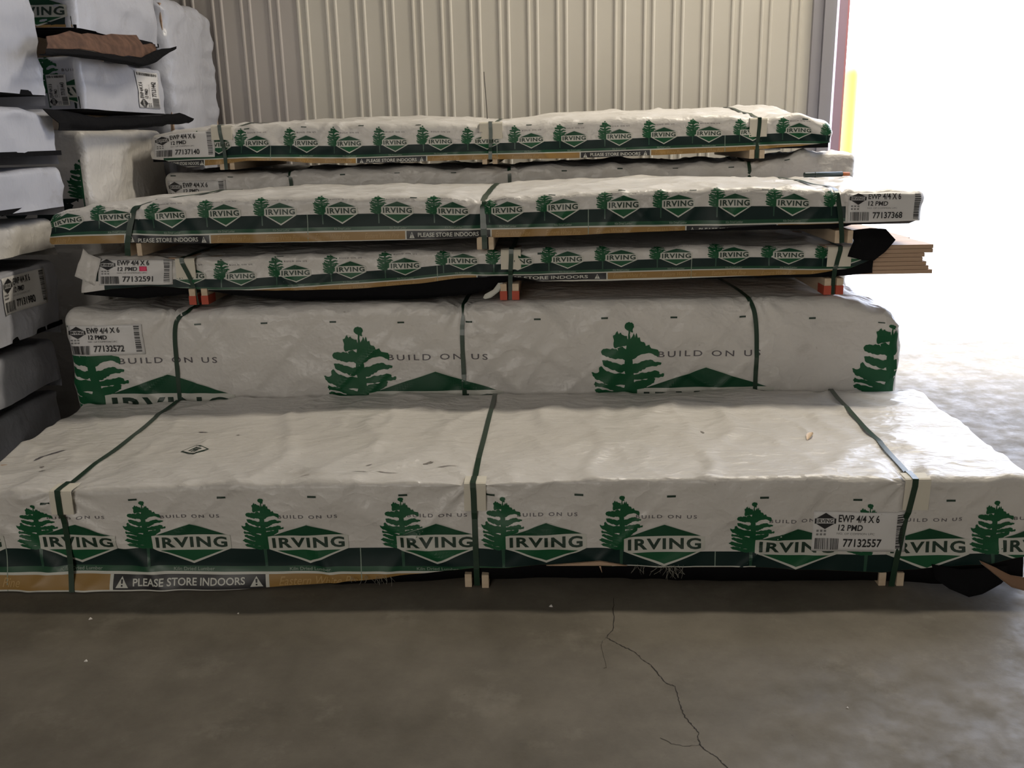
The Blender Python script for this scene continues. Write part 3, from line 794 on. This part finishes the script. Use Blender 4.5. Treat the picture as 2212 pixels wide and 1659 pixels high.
dashes(mb, B, [(-2.10, .713), (-1.523, .713), (-1.227, .711), (-.927, .709), (-.63, .704), (-.335, .704), (-.039, .708), (.249, .706), (.545, .703), (.838, .703), (1.133, .695), (1.427, .689)])
mb.build('wrap', root); liner(B, root, [(0, .05)], off=-.02); core(B, root, .13)
e = B.Z1 + (B.Y1 - B.Y0)
strap(B, root, [(0, -1.641), (.4, -1.641), (.569, -1.636), (.674, -1.640), (.73, -1.620), (.80, -1.565), (e, -1.50)])
strap(B, root, [(0, -.364), (.385, -.364), (.656, -.367), (.80, -.359), (e, -.30)])
strap(B, root, [(0, .904), (.37, .904), (.678, .903), (.73, .885), (.80, .860), (e, .80)])
for x in (-1.6, -.3, 1.0): dunnage(root, x, 3.90, 4.94, .001, .049)
label_on(B.F, root, -2.098, -1.772, .580, .718, '77132572')

# ------------------------------------------------------------------ pack with torn wrap and bare boards
root = thing('lumber_pack', 'lumber pack with bare boards jutting out right and a pink sticker', 'lumber pack', (-.3, 4.45, .79))
hemC = [(-2.05, .852), (-1.884, .868), (-1.717, .878), (-1.474, .857), (-1.168, .848), (-.863, .848), (-.558, .867), (-.357, .888), (-.197, .894), (-.10, .885), (-.03, .870), (.142, .866), (.439, .867), (.832, .876), (1.125, .881), (1.28, .90), (1.40, .945)]
Cc = Shell(-2.045, 1.405, 3.955, 4.95, .867, 1.004, .03, 3, hem=hemC, flare=[(-2.05, .02), (-1.3, .012), (-.6, .004), (.9, .004), (1.4, .012)], pinch=((-1.56, .008), (-.15, .008), (1.235, .010)), bulge=.006, wr=1.0, cap=1.017)
mb = MB(); Cc.skin(mb, 'wrap_white', .010, hem=hemC)
zbC = [(-2.05, .90), (-1.566, .905), (-1.328, .899), (-1.086, .908), (-.845, .918), (-.606, .931), (-.356, .948), (-.2, .945), (.094, .947), (.8, .953), (1.286, .945), (1.4, .95)]
zC = lambda x: lin(zbC, x); hc = lambda x: lin(hemC, x); xl = (-1.93, Cc.X1 - .004)
band_print(mb, Cc, -1.93, Cc.X1 - .004, zC, .5, .5, .5, hc, [(-.30, .265)], kiln=(-1.086, -.845, -.606, -.356, .094, .323, .557, .801, 1.033), seams=(-.47, .62))
for c in [-1.412, -1.171, -.931, -.692, -.441, -.223, .014, .244, .477, .723, .95, 1.176]: print_tree(mb, Cc, c, zC(c), .5, .5, .5, hc, xl)
for c in [-1.548, -1.328, -1.086, -.845, -.606, -.356, -.121, .094, .323, .557, .801, 1.033, 1.286]: print_logo(mb, Cc, c, zC(c), .5, .5, .5, hc, xl, slogan=True)
put(mb, tpl([[(-.03, -.03), (.028, -.03), (.03, .03), (-.022, .034)]]), 'print_band', Cc.F, -1.985, .93, 1, 1, .0015)
dashes(mb, Cc, [(-1.15, 1.0), (-.02, .985)])
mb.build('wrap', root)
liner(Cc, root, [(-2.05, .845), (-1.787, .822), (-1.6, .835), (-1.474, .850), (-1.334, .826), (-1.071, .800), (-.867, .797), (-.563, .799), (-.359, .812), (-.238, .838), (-.157, .872), (.241, .866), (1.224, .866), (1.4, .88)], off=-.010)
first = None; rnd = random.Random(5)
for lay in range(7):
    ex = (1.62, 1.645, 1.612, 1.605, 1.622, 1.633, 1.650)[6 - lay] if lay != 6 else 1.645
    for j in range(7):
        y0 = 3.985 + j * .1345; z0 = .8705 + lay * .0178
        if first is None:
            m = MB(); m.box(-1.83, 1.83, -.066, .066, .0, .0168, 'pine'); first = m.build('board', root, bevel=.0016); o = first
        else:
            o = first.copy(); COL.objects.link(o); o.parent = root; o.matrix_parent_inverse = first.matrix_parent_inverse.copy()
        o.location = (ex - 1.83 - .0 + (rnd.uniform(-.012, .004) if j else 0), y0 + .066, z0)
strap(Cc, root, [(0, -1.52), (.85, -1.525), (.99, -1.578), (2.0, -1.58)], bottom=.792, prot=protector(Cc, root, -1.565, .09, .04, .085))
strap(Cc, root, [(0, -.158), (.87, -.155), (1.0, -.147), (2.0, -.12)], bottom=.792, prot=protector(Cc, root, -.148, .085, .04, .085))
strap(Cc, root, [(0, 1.218), (.87, 1.224), (1.0, 1.248), (2.0, 1.26)], bottom=.792, prot=protector(Cc, root, 1.245, .085, .04, .10))
for x in (-1.515, -.157, 1.222): dunnage(root, x, 3.93, 4.93, .795, .864, .028, .012, painted=True)
label_on(Cc.F, root, -1.952, -1.625, .884, .994, '77132591', sticker=(.56, .66 + .0, .52, .70))
o = grid_sheet([[(1.27, 3.93, 1.060), (1.35, 3.925, 1.064), (1.42, 3.93, 1.058)], [(1.285, 3.92, 1.02), (1.37, 3.90, 1.03), (1.455, 3.91, 1.02)], [(1.28, 3.93, .99), (1.37, 3.895, .985), (1.42, 3.91, .975)], [(1.275, 3.94, .95), (1.33, 3.92, .94), (1.385, 3.93, .935)]],
               .0015, 'liner_black', 'torn_flap', root, jitter=.012); o['label'] = 'black torn flap hanging at the right end'
o = grid_sheet([[(-2.06, 3.945, .935), (-2.0, 3.93, .90), (-1.97, 3.94, .875)], [(-2.035, 3.935, .985), (-1.99, 3.92, .955), (-1.955, 3.935, .93)], [(-1.995, 3.94, 1.045), (-1.975, 3.93, 1.02), (-1.93, 3.94, .998)]],
               .0015, 'wrap_white', 'loose_corner', root, jitter=.015); o['label'] = 'crumpled loose white wrap corner'
o = grid_sheet([[(-.205, 3.935, .868), (-.225, 3.92, .842), (-.262, 3.915, .822), (-.27, 3.92, .806)], [(-.185, 3.935, .868), (-.20, 3.92, .835), (-.235, 3.91, .808), (-.262, 3.92, .800)]], .0015, 'print_white', 'loose_tail', root, jitter=.004)

# ------------------------------------------------------------------ pack above it
root = thing('lumber_pack', 'gold-banded lumber pack with its label at the right end, above the torn pack', 'lumber pack', (-.3, 4.4, 1.02))
hemD = [(-2.123, 1.085), (-2.09, 1.073), (-1.764, 1.074), (-1.426, 1.065), (-.932, 1.063), (-.598, 1.064), (-.247, 1.068), (.14, 1.071), (.267, 1.076), (.585, 1.082), (.962, 1.096), (1.215, 1.099), (1.555, 1.105)]
D = Shell(-2.12, 1.555, 3.882, 4.92, 1.075, 1.232, .04, 4, top=[(-2.12, -.055), (-2.02, -.022), (-1.9, -.004), (-1.6, .012), (-1.4, .010), (-.25, .004), (.8, .014), (1.2, .008), (1.555, -.01)], hem=hemD,
          flare=[(-2.12, .02), (-1.6, .008), (1.5, .004)], pinch=((-1.735, .014), (-.258, .016), (1.205, .010)), bulge=.014, wr=1.0)
D.crumple = [(1.18, 1.32, .008)]; mb = MB(); D.skin(mb, 'wrap_white', .010, hem=hemD)
zbD = [(-2.12, 1.170), (-1.8, 1.170), (-1.577, 1.160), (-.6, 1.163), (.3, 1.162), (.78, 1.160), (1.2, 1.163), (1.555, 1.165)]
zD = lambda x: lin(zbD, x); hc = lambda x: lin(hemD, x); xl = (D.X0 + .01, 1.235)
band_print(mb, D, D.X0 + .004, 1.235, zD, .5, .64, .64, hc, [(-1.782, -1.414), (-.588, -.224), (.58, .961)], kiln=(-1.81, -1.577, -1.346, -1.109, -.851, -.616, -.382, -.156, .075, .325, .551, .781, 1.018), seams=(-1.0, .178))
for c in [-2.08, -1.884, -1.654, -1.425, -1.188, -.934, -.696, -.462, -.232, -.002, .248, .479, .709, .942, 1.175]: print_tree(mb, D, c, zD(c), .5, .5, .5, hc, xl)
for c in [-2.018, -1.814, -1.577, -1.346, -1.109, -.851, -.616, -.382, -.156, .075, .325, .551, .781, 1.018]: print_logo(mb, D, c, zD(c), .5, .5, .62, hc, xl)
dashes(mb, D, [(-.547, 1.236), (.03, 1.248), (.319, 1.248), (.612, 1.245), (.906, 1.24)])
mb.build('wrap', root); liner(D, root, [(-2.2, 1.073), (1.2, 1.078), (1.32, 1.104), (1.6, 1.108)], off=-.010); core(D, root, .034, z0=.035)
strap(D, root, [(0, -1.774), (1.07, -1.774), (1.22, -1.735), (1.45, -1.62), (2.2, -1.60)], bottom=1.02, off=.0045, w=.024)
strap(D, root, [(0, -.257), (1.07, -.257), (1.22, -.259), (2.2, -.24)], bottom=1.02, off=.0045, w=.026)
strap(D, root, [(0, 1.228), (1.07, 1.224), (1.22, 1.200), (2.2, 1.20)], bottom=1.02, off=.0055)
for x in (-1.75, -.252, 1.232): dunnage(root, x, 3.875, 4.9, 1.018, 1.071, .022, .014)
label_on(D.F, root, 1.243, 1.540, 1.102, 1.222, '77137368')

# ------------------------------------------------------------------ rear row: upper pack and the one below it
root = thing('lumber_pack', 'topmost lumber pack of the rear row, in front of the ribbed wall', 'lumber pack', (-.3, 5.5, 1.33))
hemE = [(-2.13, 1.40), (-2.03, 1.392), (-1.98, 1.375), (-1.904, 1.352), (-1.754, 1.361), (-1.567, 1.379), (-1.42, 1.376), (-1.2, 1.358), (-.925, 1.353), (-.377, 1.359), (.156, 1.356), (.559, 1.362), (.959, 1.371), (1.298, 1.391), (1.456, 1.405), (1.5, 1.41)]
E_ = Shell(-2.12, 1.50, 5.0, 6.05, 1.382, 1.550, .045, 5, top=[(-2.13, -.03), (-1.9, .0), (-1.7, .01), (-1.1, .004), (-.28, -.006), (1.1, 0), (1.32, -.002), (1.5, -.045)], hem=hemE, back=[(-2.13, .03), (-.28, .042), (.4, .06), (1.1, .07), (1.38, .07), (1.5, .03)],
           flare=[(-2.1, .01), (-1.6, .03), (-1.0, .02), (0, .008), (1.5, .01)], pinch=((-1.70, .014), (-.28, .014), (1.11, .016)), bulge=.012, wr=1.25)
E_.backhem = 1.352; E_.crumple = [(1.15, 1.4, .009)]; mb = MB(); E_.skin(mb, 'wrap_white', .011, hem=hemE)
zbE = [(-2.13, 1.44), (-1.8, 1.447), (-1.55, 1.452), (-1.42, 1.448), (-1.0, 1.438), (-.55, 1.442), (.16, 1.443), (.86, 1.452), (1.32, 1.46), (1.5, 1.455)]
zE = lambda x: lin(zbE, x); hc = lambda x: lin(hemE, x); xl = (-1.97, E_.X1 - .006)
band_print(mb, E_, -2.03, E_.X1 - .006, zE, .5, .6, .6, hc, [(-2.02, -1.809), (-.997, -.618), (.185, .557)], kiln=(-1.258, -1.029, -.787, -.546, -.068, .157, .392, .624, .859), seams=(-1.45, -.25, .94))
for c in [-1.84, -1.605, -1.344, -1.11, -.869, -.637, -.401, -.154, .082, .317, .546, .774, 1.018, 1.239, 1.465]: print_tree(mb, E_, c, zE(c), .5, .5, .5, hc, xl)
for c in [-1.73, -1.52, -1.258, -1.029, -.787, -.546, -.30, -.068, .157, .392, .624, .859, 1.086, 1.322]: print_logo(mb, E_, c, zE(c), .5, .5, .6, hc, xl)
dashes(mb, E_, [(-1.571, 1.533), (-1.268, 1.537), (-.963, 1.539), (-.66, 1.542), (-.078, 1.534), (.191, 1.53), (1.019, 1.526), (1.35, 1.53)])
mb.build('wrap', root); liner(E_, root, [(-2.2, 1.382)], off=-.010); core(E_, root, .055)
strap(E_, root, [(0, -1.69), (1.38, -1.692), (1.54, -1.715), (2.6, -1.72)], bottom=1.335, prot=protector(E_, root, -1.705, .075, .05, .11))
strap(E_, root, [(0, -.29), (1.38, -.286), (1.54, -.277), (2.6, -.26)], bottom=1.335, prot=protector(E_, root, -.278, .085, .05, .12))
strap(E_, root, [(0, 1.105), (1.38, 1.108), (1.54, 1.118), (2.6, 1.12)], bottom=1.335, prot=protector(E_, root, 1.112, .095, .05, .09))
for x in (-1.69, -.288, 1.108): dunnage(root, x, 4.995, 6.02, 1.334, 1.379, .026, .014)
label_on(E_.F, root, -2.075, -1.752, 1.402, 1.528, '77137140')
tb = MB(); tube(tb, [(-.331, 5.6, 1.575), (-.334, 5.6, 1.66), (-.339, 5.6, 1.75), (-.343, 5.6, 1.836)], .0022, 'wire', 6); o = tb.build('strap_tail', root); o['label'] = 'thin dark wire sticking straight up'

root = thing('lumber_pack', 'plain wrapped lumber pack of the rear row directly under the topmost one', 'lumber pack', (-.2, 5.6, 0))
hemG = [(0, .06)]
CR = [(.95, 1.3, .018)]
G = Shell(-2.085, 1.66, 5.1, 6.1, .05, 1.318, .04, 6, top=[(-2.1, .0), (1.1, .0), (1.25, .015), (1.40, .05), (1.55, .04), (1.66, .02)], hem=hemG, pinch=((-1.387, .014), (-.19, .018), (1.097, .012)), bulge=.006, wr=1.7, back=[(1.1, 0), (1.35, -.045), (1.55, -.04), (1.66, -.03)])
G.crumple = CR; mb = MB(); G.skin(mb, 'wrap_white', .02, hem=hemG)
dashes(mb, G, [(-2.032, 1.30), (-1.72, 1.292), (-1.40, 1.29), (-1.097, 1.288), (-.802, 1.295), (-.494, 1.289), (.106, 1.285), (.405, 1.288), (.703, 1.287), (1.0, 1.29), (1.295, 1.300)])
mb.build('wrap', root); liner(G, root, [(0, .05)], off=-.05, du=.1); core(G, root, .09)
e = G.Z1 + 1
for x in (-1.387, -.19, 1.097): strap(G, root, [(0, x), (1.28, x), (e, x + .02)]); dunnage(root, x, 5.11, 6.08, .001, .049)
label_on(G.F, root, -2.068, -1.745, 1.140, 1.272, '77137141')

# dark bar lying on the pack with the gold band
P1 = D.top_map(1.285, 4.72)[0]; P2 = D.top_map(1.50, 4.74)[0]; zb_ = max(P1.z, P2.z) + .013
t = thing('bar', 'dark round bar with an orange end lying on top of a wrapped pack', 'bar', (1.39, 4.73, zb_ - .013))
m = MB(); n = 14; P1 = Vector((1.283, 4.72, zb_)); P2 = Vector((1.475, 4.74, zb_)); tube(m, [P1, P1 + (P2 - P1) * .02, P2], .0125, 'bar_dark', n)
tube(m, [P1 + (P2 - P1) * .28 + Vector((0, -.0, -.0)), P1 + (P2 - P1) * .31], .0132, 'bar_dark', n); m.build('shaft', t)
m = MB(); tube(m, [P2, P2 + Vector((.006, .001, 0)), P2 + Vector((.036, .003, -.001))], .0098, 'bar_orange', n); o = m.build('tip', t); o['label'] = 'orange end'

# wood shaving on the front pack
m = MB(); bz = A.top_map(.964, 3.265)[0].z
rows = []
for i in range(9):
    t_ = i / 8; cx, cy = .945 + .04 * t_, 3.225 + .085 * t_; wd = .010 * math.sin(math.pi * (.06 + .88 * t_))
    rows.append([(cx - wd, cy + wd * .5, bz + .0035 + .006 * math.sin(t_ * 3.1)), (cx, cy, bz + .003 + .003 * math.sin(t_ * 3.1)), (cx + wd, cy - wd * .5, bz + .004 + .007 * math.sin(t_ * 3.1))])
o = grid_sheet(rows, .001, 'shaving', 'wood_shaving', None, jitter=.0005, sub=2); tag(o, 'small curled wood shaving lying on top of the front pack', 'wood shaving')

# paper scraps on the floor
def scrap(x, y, s_, label, ang=0):
    m = MB(); P = []
    for i in range(6):
        a = ang + i * math.pi / 3; r_ = s_ * (1 if i % 2 else .62); P.append((x + r_ * math.cos(a), y + r_ * math.sin(a)))
    V = [(px, py, .0008) for px, py in P] + [(px * .7 + x * .3, py * .7 + y * .3, .0008 + s_ * .45 * (1 + math.sin(i * 2.1)) / 2 + .001) for i, (px, py) in enumerate(P)]
    m.add(V, [tuple(range(6))[::-1], tuple(range(6, 12))] + [(i, (i + 1) % 6, 6 + (i + 1) % 6, 6 + i) for i in range(6)], 'chip_white')
    tag(m.build('debris_chip'), label, 'debris', 'chips of debris on the floor')
scrap(.004, 2.702, .0075, 'white chip on the floor just before the middle of the front pack', .3)
scrap(-1.483, 2.628, .0075, 'pale chip on the shaded floor below the store indoors notice', 1)
scrap(-1.377, 2.381, .0065, 'white chip on open floor at the left, farthest from the packs', .6)
scrap(-1.01, 2.66, .004, 'tiny pale speck of debris on the shaded floor, left of centre', .2)
scrap(.782, 2.154, .004, 'tiny pale speck of debris on the open floor at the right', .2)

# ------------------------------------------------------------------ left stacks, seen end-on
def end_pack(label, X1, Y0, Y1, Z0, Z1, seed, r=.05, mname='wrap_doorlight_tint', wr=1.6, top=None, prints=None, floor=False, gap=.05):
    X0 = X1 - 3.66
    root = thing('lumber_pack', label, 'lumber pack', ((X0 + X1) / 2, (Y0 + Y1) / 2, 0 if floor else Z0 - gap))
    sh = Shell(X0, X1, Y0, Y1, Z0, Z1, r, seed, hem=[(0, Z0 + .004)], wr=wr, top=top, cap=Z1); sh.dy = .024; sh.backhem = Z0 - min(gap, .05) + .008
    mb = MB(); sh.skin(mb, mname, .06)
    if prints: prints(mb, sh)
    mb.build('wrap', root)
    m = MB(); m.box(X0 + .03, X1 - .03, Y0 + .03, Y1 - .03, Z0 + .003, Z1 - .05, 'pine'); m.build('lumber_bundle', root)
    m = MB(); m.box(X0 + .012, X1 - .012, Y0 + .012, Y1 - .012, Z0 - .002, Z0 + .018, 'liner_black'); m.build('black_liner', root)
    for x in (X1 - .38, X1 - 1.8, X1 - 3.3): dunnage(root, x, Y0 + .01, Y1 - .01, (.001 if floor else Z0 - gap), Z0 - .003, .03, .012)
    return root, sh
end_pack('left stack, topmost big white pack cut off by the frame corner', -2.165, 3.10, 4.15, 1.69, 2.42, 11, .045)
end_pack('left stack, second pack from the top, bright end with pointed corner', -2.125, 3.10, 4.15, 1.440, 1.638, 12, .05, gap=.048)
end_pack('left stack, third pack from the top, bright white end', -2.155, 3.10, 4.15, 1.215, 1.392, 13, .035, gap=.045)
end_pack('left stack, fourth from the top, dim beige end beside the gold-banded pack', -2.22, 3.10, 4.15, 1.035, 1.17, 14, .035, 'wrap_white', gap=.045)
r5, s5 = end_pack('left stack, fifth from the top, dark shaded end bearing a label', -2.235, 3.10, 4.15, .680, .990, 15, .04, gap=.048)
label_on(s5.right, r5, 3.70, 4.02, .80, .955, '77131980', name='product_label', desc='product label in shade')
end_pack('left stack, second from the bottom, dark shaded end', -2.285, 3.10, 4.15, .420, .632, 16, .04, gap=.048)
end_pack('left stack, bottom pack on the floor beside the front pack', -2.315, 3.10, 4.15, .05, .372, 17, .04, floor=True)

def pB1(mb, sh):
    z = 2.055; hc = lambda x: sh.Z0 + .006; xl = (-3.2, sh.X1 - .03)
    strip(mb, 'print_band', sh.F, frange(-3.2, sh.X1 - .02, .04), lambda x: hc(x), lambda x: z, .001, 3)
    strip(mb, 'print_gold', sh.F, frange(-3.2, sh.X1 - .02, .04), lambda x: hc(x), lambda x: hc(x) + .012, .0015, 1)
    print_logo(mb, sh, -2.325, z, 1, 1, .8, hc, xl); print_tree(mb, sh, -2.477, z, 1, 1, 1, hc, xl)
def pB2(mb, sh):
    z = 1.70; hc = lambda x: sh.Z0 + .006; xl = (-3.2, sh.X1 - .03)
    strip(mb, 'print_band', sh.F, frange(-2.215, sh.X1 - .02, .03), lambda x: hc(x), lambda x: z, .001, 3)
    print_logo(mb, sh, -2.155, z, 1, 1, .8, hc, xl); print_tree(mb, sh, -2.33, z + .02, 1, 1, 1, hc, xl)
def pB3(mb, sh):
    hc = lambda x: sh.Z0; xl = (-3.2, sh.X1 - .03)
    print_tree(mb, sh, -2.225, 1.23, 1, 1, 1, hc, xl); print_logo(mb, sh, -2.6, 1.23, 1, 1, 1, hc, xl)
    strip(mb, 'print_band', sh.F, frange(-3.2, sh.X1 - .02, .04), lambda x: 1.07, lambda x: 1.23, .001, 3)
r, s = end_pack('rear left stack, top pack with crumpled shiny end above the brown flap', -2.15, 4.47, 5.45, 2.0, 2.7, 21, .05, wr=2.2, prints=pB1, gap=.115)
brown = grid_sheet([[(-2.10, 4.06, 1.93), (-2.10, 4.374, 1.965), (-2.10, 4.70, 1.99), (-2.10, 4.98, 2.015), (-2.10, 5.06, 1.985), (-2.10, 5.19, 1.985)], [(-2.08, 4.02, 1.885), (-2.07, 4.32, 1.925), (-2.06, 4.65, 1.94), (-2.06, 4.92, 1.955), (-2.06, 5.03, 1.945), (-2.06, 5.14, 1.955)],
                    [(-2.07, 3.98, 1.86), (-2.06, 4.27, 1.89), (-2.05, 4.6, 1.89), (-2.05, 4.85, 1.905), (-2.05, 4.98, 1.905), (-2.05, 5.08, 1.915)]], .004, 'brown_board', 'hanging_flap', r, jitter=.018)
brown['label'] = 'ragged brown flap hanging below the end'
bl = grid_sheet([[(-2.05, 3.96, 1.862), (-2.05, 4.25, 1.885), (-2.04, 4.60, 1.885), (-2.04, 4.88, 1.90), (-2.04, 5.06, 1.945), (-2.04, 5.375, 1.996)], [(-2.02, 3.90, 1.84), (-2.01, 4.18, 1.862), (-2.01, 4.48, 1.865), (-2.01, 4.82, 1.862), (-2.01, 5.0, 1.89), (-2.035, 5.35, 1.985)],
                 [(-2.06, 3.92, 1.838), (-2.06, 4.22, 1.858), (-2.06, 4.55, 1.860), (-2.05, 4.86, 1.856), (-2.05, 5.0, 1.878), (-2.04, 5.30, 1.972)]], .003, 'liner_black', 'black_flap', r, jitter=.006)
bl['label'] = 'black flap curling out to a point'
r, s = end_pack('rear left stack, pack with a sideways label on its bright white end', -2.165, 4.47, 5.45, 1.640, 1.885, 22, .035, wr=1.1, top=[(0, .0)], prints=pB2, gap=.085)
label_on(s.right, r, 5.08, 5.36, 1.665, 1.855, '77131442', rot=True)
label_on(s.F, r, -2.33, -2.235, 1.66, 1.80, '77131443', rot=True)
bl = grid_sheet([[(-2.12, 4.0, 1.632), (-2.11, 4.44, 1.605), (-2.10, 4.85, 1.612), (-2.10, 5.19, 1.625), (-2.10, 5.455, 1.645), (-2.09, 5.66, 1.612)], [(-2.09, 4.05, 1.575), (-2.085, 4.45, 1.565), (-2.08, 4.88, 1.575), (-2.085, 5.2, 1.595), (-2.09, 5.45, 1.615), (-2.09, 5.64, 1.602)],
                 [(-2.11, 4.08, 1.545), (-2.10, 4.48, 1.542), (-2.10, 4.90, 1.558), (-2.10, 5.2, 1.572), (-2.10, 5.42, 1.585), (-2.10, 5.6, 1.59)]], .003, 'liner_black', 'black_flap', r, jitter=.008)
bl['label'] = 'loose black flap under the white end'
r, s = end_pack('rear left stack, lower pack with a pine print at its corner', -2.195, 4.47, 5.45, .05, 1.555, 23, .045, 'wrap_white', wr=1.6, prints=pB3, floor=True)
end_pack('farthest left stack, big white pack reaching the ribbed wall', -2.145, 5.52, 6.36, 1.45, 2.30, 24, .10, wr=1.8, top=[(0, .0)])
end_pack('farthest left stack, lower pack mostly hidden by the rear row', -2.20, 5.52, 6.36, .05, 1.395, 25, .05, floor=True)
